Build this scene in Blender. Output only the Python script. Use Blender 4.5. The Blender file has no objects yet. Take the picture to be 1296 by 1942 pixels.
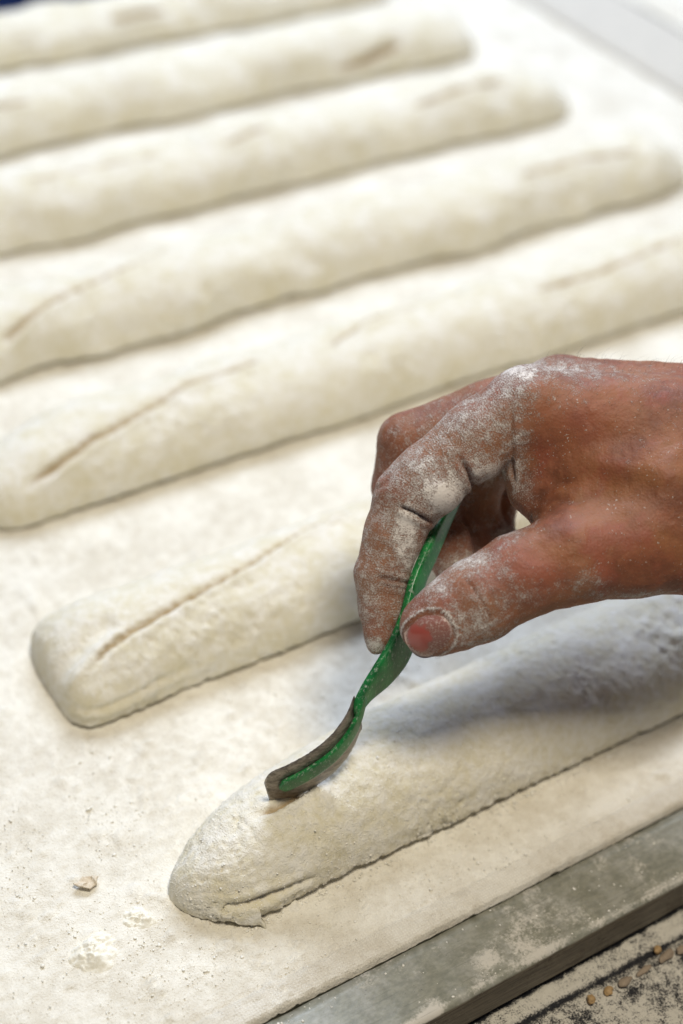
import bpy, math, random
import numpy as np
from mathutils import Matrix, Vector, bvhtree

random.seed(7)
RNG = np.random.default_rng(11)
scene = bpy.context.scene
col = scene.collection

# ------------------------------------------------------------------ camera
# world metres: x along the loaves, y across the tray, z up; cloth top at z = 0
FPX, CX, CY = 3320.0, 648.0, 971.0          # focal length in pixels of the 1296 x 1942 photograph
HCAM = 0.47
_X = np.array([5702.0, -2041.0, 3320.0]); _X /= np.linalg.norm(_X)
_Y = np.array([-3012.0, -3012.0, 3320.0]); _Y -= _X * (_X @ _Y); _Y /= np.linalg.norm(_Y)
_Z = np.cross(_X, _Y)
RW = np.stack([_X, _Y, _Z])                 # world = RW @ (right, down, forward)

cam_data = bpy.data.cameras.new('camera')
cam = bpy.data.objects.new('camera', cam_data)
col.objects.link(cam)
rot = Matrix([[RW[i, 0], -RW[i, 1], -RW[i, 2]] for i in range(3)])
cam.matrix_world = Matrix.Translation((0, 0, HCAM)) @ rot.to_4x4()
cam_data.sensor_fit = 'VERTICAL'
cam_data.sensor_height = 36.0
cam_data.lens = FPX / 1942.0 * 36.0
cam_data.clip_start = 0.01
cam_data.clip_end = 100.0
cam_data.dof.use_dof = True
cam_data.dof.focus_distance = 0.572
cam_data.dof.aperture_fstop = 5.0
scene.camera = cam

# ------------------------------------------------------------------ world and lamps
world = bpy.data.worlds.new('World')
scene.world = world
world.use_nodes = True
bg = world.node_tree.nodes['Background']
bg.inputs[0].default_value = (0.74, 0.78, 1.0, 1)
bg.inputs[1].default_value = 0.10


def area(name, loc, target, size, power, color):
    d = bpy.data.lights.new(name, 'AREA')
    d.shape = 'RECTANGLE'
    d.size, d.size_y = size
    d.energy = power
    d.color = color
    o = bpy.data.objects.new(name, d)
    col.objects.link(o)
    o.location = loc
    o.rotation_euler = (Vector(target) - Vector(loc)).to_track_quat('-Z', 'Y').to_euler()
    return o


area('ceiling_lamp', (0.16, -0.12, 1.75), (0.32, 0.36, 0.0), (0.40, 0.32), 22.0, (1.0, 0.91, 0.76))
area('window_light', (0.95, 1.55, 1.50), (0.62, 0.85, 0.0), (1.3, 0.8), 42.0, (0.70, 0.80, 1.0))

scene.view_settings.view_transform = 'Standard'
scene.view_settings.look = 'None'
scene.view_settings.exposure = 0.12
scene.view_settings.gamma = 1.0
try:
    scene.cycles.use_denoising = True
except Exception:
    pass


# ------------------------------------------------------------------ geometry helpers
def cam_mm(px, py, dmm):
    """camera-space millimetres of a point seen at (px, py), dmm in front of the lens"""
    return np.array([(px - CX) / FPX * dmm, (py - CY) / FPX * dmm, dmm])


def to_world(p):
    return (np.asarray(p) * 0.001) @ RW.T + np.array([0, 0, HCAM])


def to_px(w):
    c = (np.asarray(w) - np.array([0, 0, HCAM])) @ RW
    return np.stack([CX + FPX * c[..., 0] / c[..., 2], CY + FPX * c[..., 1] / c[..., 2]], -1)


def on_plane(px, py, z=0.0):
    d = RW @ np.array([(px - CX) / FPX, (py - CY) / FPX, 1.0])
    return np.array([0, 0, HCAM]) + d * ((z - HCAM) / d[2])


def _hash(ix, iy, iz, seed):
    h = (ix * 374761393 + iy * 668265263 + iz * 2147483647 + seed * 1274126177) & 0xFFFFFFFF
    h = ((h ^ (h >> 13)) * 1274126177) & 0xFFFFFFFF
    h = ((h ^ (h >> 16)) * 2246822519) & 0xFFFFFFFF
    return ((h ^ (h >> 15)) & 0xFFFF) / 32767.5 - 1.0


def vnoise(p, scale, seed=0):
    """value noise in [-1, 1]; p (N, 3), scale = feature size in the unit of p"""
    q = np.asarray(p, float) / scale + 1000.37
    i = np.floor(q).astype(np.int64)
    t = q - i
    t = t * t * t * (t * (t * 6 - 15) + 10)
    out = np.zeros(len(q))
    for dx in (0, 1):
        wx = t[:, 0] if dx else 1 - t[:, 0]
        for dy in (0, 1):
            wy = t[:, 1] if dy else 1 - t[:, 1]
            for dz in (0, 1):
                wz = t[:, 2] if dz else 1 - t[:, 2]
                out += wx * wy * wz * _hash(i[:, 0] + dx, i[:, 1] + dy, i[:, 2] + dz, seed)
    return out


def fbm(p, scale, octaves=3, seed=0, gain=0.5):
    s = np.zeros(len(p)); a = 1.0
    for o in range(octaves):
        s += a * vnoise(p, scale / (2.03 ** o), seed + 17 * o)
        a *= gain
    return s


def sstep(a, b, x):
    t = np.clip((x - a) / (b - a), 0, 1)
    return t * t * (3 - 2 * t)


def mesh_obj(name, verts, faces, mat, parent=None, origin=(0, 0, 0), attrs=None, smooth=True):
    v = np.asarray(verts, float) - np.asarray(origin, float)
    me = bpy.data.meshes.new(name)
    if isinstance(faces, np.ndarray):
        n, k = faces.shape
        me.vertices.add(len(v)); me.vertices.foreach_set('co', v.astype(np.float32).ravel())
        me.loops.add(n * k); me.loops.foreach_set('vertex_index', faces.astype(np.int32).ravel())
        me.polygons.add(n)
        me.polygons.foreach_set('loop_start', np.arange(0, n * k, k, dtype=np.int32))
        me.polygons.foreach_set('loop_total', np.full(n, k, dtype=np.int32))
        me.update(calc_edges=True)
        me.validate()
    else:
        me.from_pydata([tuple(x) for x in v], [], faces)
        me.update()
    if smooth:
        me.polygons.foreach_set('use_smooth', np.ones(len(me.polygons), dtype=bool))
    for k, val in (attrs or {}).items():
        a = me.attributes.new(k, 'FLOAT', 'POINT')
        a.data.foreach_set('value', np.asarray(val, np.float32))
    if mat:
        me.materials.append(mat)
    o = bpy.data.objects.new(name, me)
    col.objects.link(o)
    if parent is not None:
        o.parent = parent
        o.location = Vector(origin) - parent.location
    else:
        o.location = origin
    return o


def tag(o, label=None, cat=None, group=None, kind=None):
    for k, v in (('label', label), ('category', cat), ('group', group), ('kind', kind)):
        if v:
            o[k] = v
    return o


def empty(name, loc):
    o = bpy.data.objects.new(name, None)
    o.empty_display_size = 0.01
    col.objects.link(o)
    o.location = loc
    return o


def grid_faces(nu, nv, wrap_v=False):
    """faces of a (nu, nv) vertex grid, index u * nv + v"""
    u = np.arange(nu - 1)[:, None]
    v = np.arange(nv if wrap_v else nv - 1)[None, :]
    v2 = (v + 1) % nv
    return np.stack([u * nv + v, (u + 1) * nv + v, (u + 1) * nv + v2, u * nv + v2], -1).reshape(-1, 4)


# ------------------------------------------------------------------ material helpers
class NT:
    def __init__(self, name):
        self.m = bpy.data.materials.new(name)
        self.m.use_nodes = True
        self.t = self.m.node_tree
        self.n = self.t.nodes
        self.bsdf = self.n['Principled BSDF']
        tc = self.n.new('ShaderNodeTexCoord')
        sc = self.n.new('ShaderNodeVectorMath'); sc.operation = 'SCALE'
        self.t.links.new(tc.outputs['Object'], sc.inputs[0])
        sc.inputs['Scale'].default_value = 1000.0
        self.mm = sc.outputs[0]

    def link(self, a, b):
        self.t.links.new(a, b)

    def setv(self, sock, v):
        if isinstance(v, bpy.types.NodeSocket):
            self.link(v, sock)
        else:
            sock.default_value = v

    def noise(self, size, detail=3, rough=0.55, vec=None, distort=0.0):
        n = self.n.new('ShaderNodeTexNoise')
        n.inputs['Scale'].default_value = 1.0 / size
        n.inputs['Detail'].default_value = detail
        n.inputs['Roughness'].default_value = rough
        n.inputs['Distortion'].default_value = distort
        self.link(vec or self.mm, n.inputs['Vector'])
        return n.outputs['Fac']

    def voronoi(self, size, feature='F1', vec=None):
        n = self.n.new('ShaderNodeTexVoronoi')
        n.feature = feature
        n.inputs['Scale'].default_value = 1.0 / size
        self.link(vec or self.mm, n.inputs['Vector'])
        return n.outputs['Distance']

    def scale(self, xyz, vec=None):
        n = self.n.new('ShaderNodeVectorMath'); n.operation = 'MULTIPLY'
        self.link(vec or self.mm, n.inputs[0])
        n.inputs[1].default_value = xyz
        return n.outputs[0]

    def attr(self, name):
        n = self.n.new('ShaderNodeAttribute'); n.attribute_name = name
        return n.outputs['Fac']

    def math(self, op, a, b=0.0, c=None):
        n = self.n.new('ShaderNodeMath'); n.operation = op
        self.setv(n.inputs[0], a); self.setv(n.inputs[1], b)
        if c is not None:
            self.setv(n.inputs[2], c)
        return n.outputs[0]

    def ramp(self, v, a, b, lo=0.0, hi=1.0):
        n = self.n.new('ShaderNodeMapRange'); n.interpolation_type = 'SMOOTHSTEP'
        self.setv(n.inputs[0], v)
        for i, x in enumerate((a, b, lo, hi)):
            n.inputs[i + 1].default_value = x
        return n.outputs[0]

    def mix(self, f, a, b):
        n = self.n.new('ShaderNodeMix'); n.data_type = 'RGBA'
        self.setv(n.inputs[0], f)
        self.setv(n.inputs[6], a if isinstance(a, bpy.types.NodeSocket) else (*a, 1))
        self.setv(n.inputs[7], b if isinstance(b, bpy.types.NodeSocket) else (*b, 1))
        return n.outputs[2]

    def bump(self, h, dist_mm, strength=1.0, prev=None):
        n = self.n.new('ShaderNodeBump')
        n.inputs['Strength'].default_value = strength
        n.inputs['Distance'].default_value = dist_mm * 0.001
        self.setv(n.inputs['Height'], h)
        if prev is not None:
            self.link(prev, n.inputs['Normal'])
        return n.outputs[0]

    def done(self, color, rough=0.8, normal=None, **kw):
        self.setv(self.bsdf.inputs['Base Color'], color if isinstance(color, bpy.types.NodeSocket) else (*color, 1))
        self.setv(self.bsdf.inputs['Roughness'], rough)
        if normal is not None:
            self.link(normal, self.bsdf.inputs['Normal'])
        for k, v in kw.items():
            self.setv(self.bsdf.inputs[k.replace('_', ' ')], v)
        return self.m


FLOUR = (0.83, 0.80, 0.705)


def mat_dough():
    g = NT('floured_dough')
    big = g.noise(14, 4, 0.6)
    mid = g.noise(3.2, 4, 0.65)
    fine = g.noise(0.7, 3, 0.65)
    f = g.math('ADD', g.math('MULTIPLY', big, 0.8), g.math('MULTIPLY', mid, 0.9))
    f = g.ramp(f, 0.55, 1.12)
    c = g.mix(f, (0.70, 0.642, 0.455), FLOUR)
    c = g.mix(g.math('MULTIPLY', g.ramp(fine, 0.58, 0.75), 0.45), c, (0.86, 0.83, 0.76))
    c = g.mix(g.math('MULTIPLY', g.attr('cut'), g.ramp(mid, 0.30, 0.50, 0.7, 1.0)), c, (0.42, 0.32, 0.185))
    n = g.bump(mid, 0.9, 0.8)
    n = g.bump(fine, 0.55, 0.9, n)
    return g.done(c, 0.92, n, Specular_IOR_Level=0.2)


def mat_cloth():
    g = NT('floured_cloth')
    big = g.noise(26, 4, 0.6)
    mid = g.noise(5, 4, 0.65)
    fine = g.noise(0.7, 2, 0.6)
    f = g.ramp(g.math('ADD', g.math('MULTIPLY', big, 0.9), g.math('MULTIPLY', mid, 0.7)), 0.58, 1.0)
    c = g.mix(f, (0.66, 0.615, 0.505), (0.81, 0.78, 0.68))
    # tiny dark bran specks
    sp = g.ramp(g.noise(0.75, 2, 0.6), 0.60, 0.72)
    c = g.mix(g.math('MULTIPLY', sp, g.ramp(big, 0.4, 0.62, 0.55, 0.15)), c, (0.36, 0.29, 0.21))
    # woven threads
    w1 = g.n.new('ShaderNodeTexWave'); w1.bands_direction = 'X'; w1.inputs['Scale'].default_value = 0.31
    w2 = g.n.new('ShaderNodeTexWave'); w2.bands_direction = 'Y'; w2.inputs['Scale'].default_value = 0.31
    for w in (w1, w2):
        w.inputs['Distortion'].default_value = 0.6
        g.link(g.mm, w.inputs['Vector'])
    weave = g.math('MULTIPLY', w1.outputs['Fac'], w2.outputs['Fac'])
    show = g.math('MULTIPLY', g.attr('bare'), 0.8)
    wv = g.math('MULTIPLY', weave, show)
    c = g.mix(g.math('MULTIPLY', g.math('SUBTRACT', 1.0, weave), g.math('MULTIPLY', show, 0.35)), c, (0.42, 0.36, 0.28))
    n = g.bump(mid, 0.8, 0.8)
    n = g.bump(fine, 0.5, 0.9, n)
    n = g.bump(wv, 0.25, 0.6, n)
    return g.done(c, 0.95, n, Specular_IOR_Level=0.15)


def mat_flour(name='flour', c0=(0.80, 0.765, 0.64), c1=(0.86, 0.835, 0.73)):
    g = NT(name)
    a = g.noise(1.2, 4, 0.7)
    return g.done(g.mix(g.ramp(a, 0.35, 0.65), c0, c1), 0.95, g.bump(a, 0.25, 0.8), Specular_IOR_Level=0.1)


def mat_metal():
    g = NT('dull_floured_metal')
    v = g.scale((0.55, 1.0, 1.0))
    str_ = g.noise(1.6, 4, 0.6, v)
    big = g.noise(20, 5, 0.6)
    fine = g.noise(0.9, 3, 0.65)
    base = g.mix(g.ramp(str_, 0.3, 0.7), (0.20, 0.20, 0.152), (0.285, 0.28, 0.215))
    f = g.math('ADD', g.math('MULTIPLY', big, 1.0), g.math('MULTIPLY', fine, 0.55))
    f = g.math('ADD', f, g.math('MULTIPLY', g.attr('dust'), 0.5))
    f = g.math('ADD', f, g.math('MULTIPLY', g.noise(3.0, 4, 0.7), 0.5))
    smear = g.ramp(f, 1.10, 1.36)
    c = g.mix(g.math('MULTIPLY', smear, 0.85), base, (0.62, 0.58, 0.50))
    haze_ = g.ramp(g.noise(9, 4, 0.7), 0.40, 0.7)
    c = g.mix(g.math('MULTIPLY', haze_, 0.45), c, (0.46, 0.45, 0.40))
    sp = g.ramp(g.noise(1.1, 2, 0.5), 0.70, 0.76)
    c = g.mix(g.math('MULTIPLY', sp, 0.6), c, (0.09, 0.08, 0.07))
    sc2 = g.ramp(g.noise(0.7, 3, 0.6, g.scale((0.03, 1.0, 1.0))), 0.60, 0.68)
    c = g.mix(g.math('MULTIPLY', sc2, 0.35), c, (0.12, 0.115, 0.09))
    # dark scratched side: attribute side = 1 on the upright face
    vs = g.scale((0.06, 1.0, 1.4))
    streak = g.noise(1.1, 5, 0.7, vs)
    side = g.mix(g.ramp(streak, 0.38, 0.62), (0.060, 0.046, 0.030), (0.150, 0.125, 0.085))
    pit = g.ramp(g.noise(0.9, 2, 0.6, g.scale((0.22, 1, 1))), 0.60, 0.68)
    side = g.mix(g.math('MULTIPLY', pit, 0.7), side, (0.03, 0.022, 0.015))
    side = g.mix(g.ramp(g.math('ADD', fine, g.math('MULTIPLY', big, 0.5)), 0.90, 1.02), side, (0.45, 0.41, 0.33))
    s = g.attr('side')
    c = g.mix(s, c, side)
    rough = g.math('ADD', 0.42, g.math('MULTIPLY', smear, 0.45))
    n = g.bump(g.math('ADD', fine, str_), 0.12, 0.5)
    return g.done(c, rough, n, Metallic=g.math('MULTIPLY', g.math('SUBTRACT', 1.0, smear), 0.12))


def mat_worktop():
    g = NT('black_floured_worktop')
    big = g.noise(11, 4, 0.6)
    mid = g.noise(2.6, 4, 0.7)
    fine = g.noise(0.6, 3, 0.7)
    f = g.math('ADD', g.math('MULTIPLY', mid, 0.7), g.math('MULTIPLY', fine, 0.95))
    f = g.math('ADD', f, g.math('MULTIPLY', big, 0.35))
    f = g.math('ADD', f, g.math('MULTIPLY', g.attr('dust'), 0.34))
    m = g.ramp(f, 0.92, 1.20)
    c = g.mix(m, (0.016, 0.016, 0.018), (0.66, 0.62, 0.52))
    n = g.bump(f, 1.0, 0.9)
    return g.done(c, g.math('ADD', 0.45, g.math('MULTIPLY', m, 0.5)), n)


def mat_plain(name, c, rough, bump=None, **kw):
    g = NT(name)
    a = g.noise(bump[0] if bump else 5.0, 3, 0.6)
    cc = g.mix(g.ramp(a, 0.35, 0.65), tuple(x * 0.85 for x in c), c)
    return g.done(cc, rough, g.bump(a, bump[1] if bump else 0.1, 0.6), **kw)


def mat_green():
    g = NT('green_plastic')
    a = g.noise(6, 3, 0.6)
    c = g.mix(g.ramp(a, 0.3, 0.7), (0.006, 0.105, 0.026), (0.012, 0.205, 0.045))
    sc = g.noise(1.0, 4, 0.7, g.scale((1, 1, 0.5)))
    d = g.math('ADD', sc, g.math('MULTIPLY', g.attr('edge'), 0.03))
    dust = g.ramp(d, 0.54, 0.76)
    c = g.mix(g.math('MULTIPLY', dust, 0.6), c, (0.60, 0.62, 0.55))
    return g.done(c, g.math('ADD', 0.28, g.math('MULTIPLY', dust, 0.5)), g.bump(sc, 0.12, 0.5))


def mat_blade():
    g = NT('tarnished_steel')
    st = g.noise(1.0, 4, 0.65, g.scale((0.25, 1, 0.6)))
    c = g.mix(g.ramp(st, 0.3, 0.7), (0.13, 0.112, 0.092), (0.36, 0.32, 0.27))
    d = g.ramp(g.math('ADD', g.noise(2.2, 4, 0.7), g.math('MULTIPLY', g.noise(0.5, 2, 0.6), 0.4)), 0.78, 0.92)
    c = g.mix(g.math('MULTIPLY', d, 0.6), c, (0.50, 0.44, 0.37))
    return g.done(c, g.ramp(st, 0.3, 0.7, 0.30, 0.5), g.bump(st, 0.06, 0.5), Metallic=0.6)


def mat_skin():
    g = NT('floured_skin')
    big = g.noise(13, 3, 0.55)
    mot = g.noise(3.0, 4, 0.6)
    cells = g.voronoi(0.95)
    pores = g.noise(0.7, 4, 0.65)
    c = g.mix(g.ramp(big, 0.35, 0.68), (0.170, 0.058, 0.027), (0.255, 0.085, 0.039))
    c = g.mix(g.math('MULTIPLY', g.ramp(mot, 0.45, 0.7), 0.55), c, (0.300, 0.112, 0.052))
    c = g.mix(g.math('MULTIPLY', g.ramp(pores, 0.55, 0.70), 0.35), c, (0.120, 0.040, 0.022))
    c = g.mix(g.math('MULTIPLY', g.ramp(g.noise(24, 2), 0.42, 0.66), 0.55), c, (0.295, 0.128, 0.045))
    c = g.mix(g.math('MULTIPLY', g.ramp(g.noise(17, 3, 0.6, g.scale((1.1, 1.3, 0.9))), 0.50, 0.70), 0.5), c, (0.26, 0.062, 0.038))
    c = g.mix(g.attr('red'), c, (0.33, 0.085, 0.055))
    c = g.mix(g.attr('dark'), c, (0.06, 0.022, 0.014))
    # flour: density attribute against fine grain, plus print ridges along the fingers
    ridge = g.math('MULTIPLY', g.math('SINE', g.math('MULTIPLY', g.math('ADD', g.attr('along'), g.math('MULTIPLY', g.noise(6.0, 2), 4.0)), 2 * math.pi / 0.85)), g.attr('print'))
    grain = g.noise(0.5, 3, 0.7)
    clump = g.noise(3.4, 5, 0.68)
    f = g.math('ADD', g.math('MULTIPLY', grain, 0.80), g.math('MULTIPLY', clump, 0.72))
    f = g.math('ADD', f, g.math('MULTIPLY', g.attr('flour'), 0.46))
    f = g.math('ADD', f, g.math('MULTIPLY', ridge, 0.020))
    film = g.math('MULTIPLY', g.ramp(g.attr('flour'), 0.05, 0.85), 0.20)
    c = g.mix(film, c, (0.44, 0.33, 0.27))
    m = g.ramp(f, 0.92, 1.16)
    thick = g.ramp(f, 1.05, 1.24)
    fc = g.mix(thick, (0.60, 0.52, 0.465), (0.82, 0.79, 0.73))
    spk = g.ramp(g.math('ADD', g.noise(0.8, 1, 0.4), g.math('MULTIPLY', g.noise(6, 3, 0.6), 0.44)), 0.955, 1.0)
    m = g.math('MAXIMUM', m, g.math('MULTIPLY', spk, 0.8))
    c2 = g.mix(g.math('MULTIPLY', m, 0.82), c, fc)
    h = g.math('ADD', g.math('MULTIPLY', cells, 0.5), g.math('MULTIPLY', pores, 0.5))
    n = g.bump(h, 0.26, 0.7)
    n = g.bump(ridge, 0.02, 0.5, n)
    n = g.bump(g.math('ADD', m, thick), 0.26, 0.8, n)
    rough = g.math('ADD', 0.56, g.math('MULTIPLY', m, 0.36))
    g.bsdf.inputs['Subsurface Radius'].default_value = (1.0, 0.36, 0.2)
    g.bsdf.inputs['Subsurface Scale'].default_value = 0.0022
    return g.done(c2, rough, n, Specular_IOR_Level=0.36, Subsurface_Weight=g.math('MULTIPLY', g.math('SUBTRACT', 1.0, m), 0.22))


def mat_nail():
    g = NT('thumb_nail_plate')
    u = g.attr('tip')
    c = g.mix(u, (0.26, 0.115, 0.09), (0.37, 0.080, 0.060))
    grain = g.noise(0.6, 4, 0.7)
    f = g.ramp(g.math('ADD', grain, g.math('MULTIPLY', g.attr('flour'), 0.22)), 0.58, 0.74)
    c = g.mix(g.math('MULTIPLY', f, 0.55), c, (0.64, 0.55, 0.49))
    return g.done(c, g.math('ADD', 0.20, g.math('MULTIPLY', f, 0.5)), g.bump(f, 0.08, 0.5))


def mat_grain():
    g = NT('flour_grain')
    return g.done(g.mix(g.ramp(g.noise(2.0, 2), 0.35, 0.65), (0.80, 0.765, 0.66), (0.86, 0.84, 0.76)), 0.95, None, Specular_IOR_Level=0.1)


M = dict(grain=mat_grain(), dough=mat_dough(), cloth=mat_cloth(), flour=mat_flour(), metal=mat_metal(), top=mat_worktop(),
         green=mat_green(), blade=mat_blade(), skin=mat_skin(), nail=mat_nail(),
         flake=mat_flour('dried_dough', (0.56, 0.47, 0.34), (0.72, 0.64, 0.50)),
         seed=mat_plain('golden_seed', (0.40, 0.26, 0.115), 0.7, (1.2, 0.15)),
         husk=mat_plain('grey_brown_husk', (0.30, 0.235, 0.165), 0.9, (0.8, 0.4)),
         thread=mat_plain('cotton_thread', (0.72, 0.68, 0.59), 0.9, (0.6, 0.1)),
         blue=mat_plain('blue_floor_paint', (0.012, 0.045, 0.19), 0.5, (60, 0.3)),
         hair=mat_plain('brown_hair', (0.045, 0.025, 0.015), 0.5))

# ------------------------------------------------------------------ setting
ZT = -0.0215                                  # worktop height


def smooth_axis(pts):
    """pts: list of (coordinate, spacing) -> non-uniform samples"""
    out = [pts[0][0]]
    while out[-1] < pts[-1][0]:
        s = np.interp(out[-1], [p[0] for p in pts], [p[1] for p in pts])
        out.append(out[-1] + s)
    out[-1] = pts[-1][0]
    return np.array(out)


# blue floor well below
mesh_obj('floor', [(-6, -6, -0.92), (6, -6, -0.92), (6, 8, -0.92), (-6, 8, -0.92)], [(0, 1, 2, 3)], M['blue'])['kind'] = 'structure'

# black worktop the tray stands on
xs = smooth_axis([(-0.5, 0.03), (0.22, 0.01), (0.255, 0.0007), (0.385, 0.0007), (0.42, 0.01), (0.853, 0.05)])
ys = smooth_axis([(-0.3, 0.03), (0.165, 0.01), (0.185, 0.0007), (0.242, 0.0007), (0.27, 0.01), (0.974, 0.06)])
gx, gy = np.meshgrid(xs, ys, indexing='ij')
p = np.stack([gx.ravel(), gy.ravel(), np.zeros(gx.size)], -1)
pm = p * 1000
gl = on_plane(1010, 1930, ZT); gr_ = on_plane(1296, 1775, ZT)


def groove_y(x):
    return gl[1] + (gr_[1] - gl[1]) * (x - gl[0]) / (gr_[0] - gl[0])


dg = (p[:, 1] - groove_y(p[:, 0])) * 1000     # mm beyond the groove, positive towards the tray
dust = 0.52 * sstep(0.2, 2.0, dg) + 0.34 * sstep(-1.0, -4, dg) + 0.30 * fbm(pm, 8, 3, 5)
dust -= 0.75 * np.exp(-(dg / 0.7) ** 2)
dust -= 0.9 * sstep(0.2368, 0.2385, p[:, 1] + 0.0008 * vnoise(pm, 3, 9))
dust -= 0.35 * np.exp(-((dg + 9) / 3.5) ** 2) * (vnoise(pm, 6, 3) > 0)
z = 0.0006 * np.clip(dust, 0, 1) * (1 + 0.8 * fbm(pm, 2.2, 3, 8)) + 0.0009 * np.clip(dust, 0, 1) * sstep(0.2, 3, dg)
z -= 0.0008 * np.exp(-(dg / 0.8) ** 2)
p[:, 2] = ZT + np.where((xs.size > 0), z, 0)
wt = mesh_obj('worktop', p, grid_faces(len(xs), len(ys)), M['top'], attrs={'dust': dust})
wt['kind'] = 'structure'
# worktop slab body under the sheet
b0 = [(-0.5, -0.3), (0.853, -0.3), (0.853, 0.974), (-0.5, 0.974)]
mesh_obj('worktop_slab', [(x, y, ZT - 0.004) for x, y in b0] + [(x, y, ZT - 0.05) for x, y in b0],
         [(3, 2, 1, 0)[::-1], (4, 5, 6, 7)[::-1]] + [(i, (i + 1) % 4, 4 + (i + 1) % 4, 4 + i)[::-1] for i in range(4)],
         M['top'], parent=wt, smooth=False)

# ------------------------------------------------------------------ the tray: base board and metal rails
tray = empty('loading_tray', (0.36, 0.64, ZT))
tag(tray, 'grey metal framed loading tray carrying the floured cloth', 'tray')


def rail_section(w, h, r=0.0028, n=6):
    """cross-section (across, up) of a bar whose outer top edge is rounded; across 0 = inner edge, w = outer"""
    pts = [(0.0, -h), (0.0, 0.0)]
    for k in range(1, 7):
        pts.append((w * 0.86 * k / 6 - 0.0, 0.0))
    for k in range(n + 1):
        a = math.pi / 2 * (1 - k / n)
        pts.append((w - r + r * math.cos(a), -r + r * math.sin(a)))
    for k in range(1, 9):
        pts.append((w, -r - (h - r) * k / 8))
    return pts


def rail(name, along, c0, lo, hi, w, ztop, h, step, sign, seed):
    """bar along 'x' or 'y' at cross coordinate c0, growing by sign * across"""
    sec = rail_section(w, h)
    t = np.arange(lo, hi + step, step)
    P, side, dst = [], [], []
    for i, s in enumerate(t):
        for a, u in sec:
            q = (s, c0 + sign * a, ztop + u) if along == 'x' else (c0 + sign * a, s, ztop + u)
            P.append(q)
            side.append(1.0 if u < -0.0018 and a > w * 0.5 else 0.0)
            dst.append(0.42 * math.exp(-((a - w * 0.93) / (w * 0.06)) ** 2) * (1 if u > -0.002 else 0))
    P = np.array(P); pm_ = P * 1000
    d = 0.00022 * fbm(pm_, 7, 3, seed)
    P[:, 2] += d
    dst = np.array(dst) + 0.35 * fbm(pm_, 12, 2, seed + 3) + (1.7 if along == 'y' else 0.0)
    f = grid_faces(len(t), len(sec))
    if (along == 'x') == (sign > 0):
        f = f[:, ::-1]
    return mesh_obj(name, P, f, M['metal'], parent=tray, attrs={'side': side, 'dust': dst})


RAIL_Y = 0.2625
rail('front_rail', 'x', RAIL_Y, -0.15, 0.853, 0.0250, -0.0022, ZT * -1 - 0.0022 - 0.0035, 0.0015, -1, 21)
rail('end_rail', 'y', 0.790, 0.2640, 0.980, 0.0685, 0.0008, 0.018, 0.004, 1, 33)
bb = [(-0.15, 0.2645, -0.0040), (0.789, 0.2645, -0.0040), (0.789, 0.975, -0.0040), (-0.15, 0.975, -0.0040)]
mesh_obj('base_board', bb + [(x, y, -0.017) for x, y, _ in bb],
         [(0, 1, 2, 3), (7, 6, 5, 4)] + [(i, 4 + i, 4 + (i + 1) % 4, (i + 1) % 4) for i in range(4)],
         M['metal'], parent=tray, smooth=False, attrs={'side': [0] * 8, 'dust': [0] * 8})

# ------------------------------------------------------------------ floured cloth
xs = smooth_axis([(-0.10, 0.006), (0.10, 0.0012), (0.40, 0.0012), (0.50, 0.004), (0.786, 0.005)])
ys = smooth_axis([(0.2632, 0.0006), (0.300, 0.0009), (0.38, 0.0013), (0.50, 0.004), (0.977, 0.006)])
gx, gy = np.meshgrid(xs, ys, indexing='ij')
p = np.stack([gx.ravel(), gy.ravel(), np.zeros(gx.size)], -1)
pm = p * 1000
e = (p[:, 1] - 0.2632) * 1000                 # mm from the front hem edge
zz = 0.30 * fbm(pm, 22, 3, 1)
lump = fbm(pm, 7, 4, 2, 0.6)
zz += 1.9 * sstep(0.45, 1.4, lump) * sstep(9, 16, e)
zz += 1.1 * sstep(0.25, 0.9, fbm(pm, 2.4, 3, 4, 0.6)) * sstep(-0.2, 0.7, fbm(pm, 18, 2, 6))
zz += 0.30 * fbm(pm, 2.2, 3, 7, 0.6)
# sewn hem: double thickness along the edge, stitch valley at 9 mm
zz += 0.55 * (1 - sstep(8.6, 10.2, e)) - 0.35 * np.exp(-((e - 10.2 - 0.5 * vnoise(pm, 14, 12)) / 0.9) ** 2) * 0.8
zz -= 2.6 * np.exp(-(e / 0.55)) + 0.5 * np.exp(-(e / 1.2))
wav = 0.35 * vnoise(np.stack([pm[:, 0], 0 * e, 0 * e], -1), 30, 14)
p[:, 1] += 0.001 * wav * np.exp(-e / 15)
p[:, 2] = zz * 0.001
bare = np.clip(0.9 * (1 - sstep(7, 15, e)) + 0.4 * sstep(0.1, 0.9, -fbm(pm, 30, 2, 15)), 0, 1)
cloth = mesh_obj('floured_cloth', p, grid_faces(len(xs), len(ys)), M['cloth'], attrs={'bare': bare})
tag(cloth, 'cream canvas cloth dusted with flour lying under all the dough loaves', 'cloth')


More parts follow.
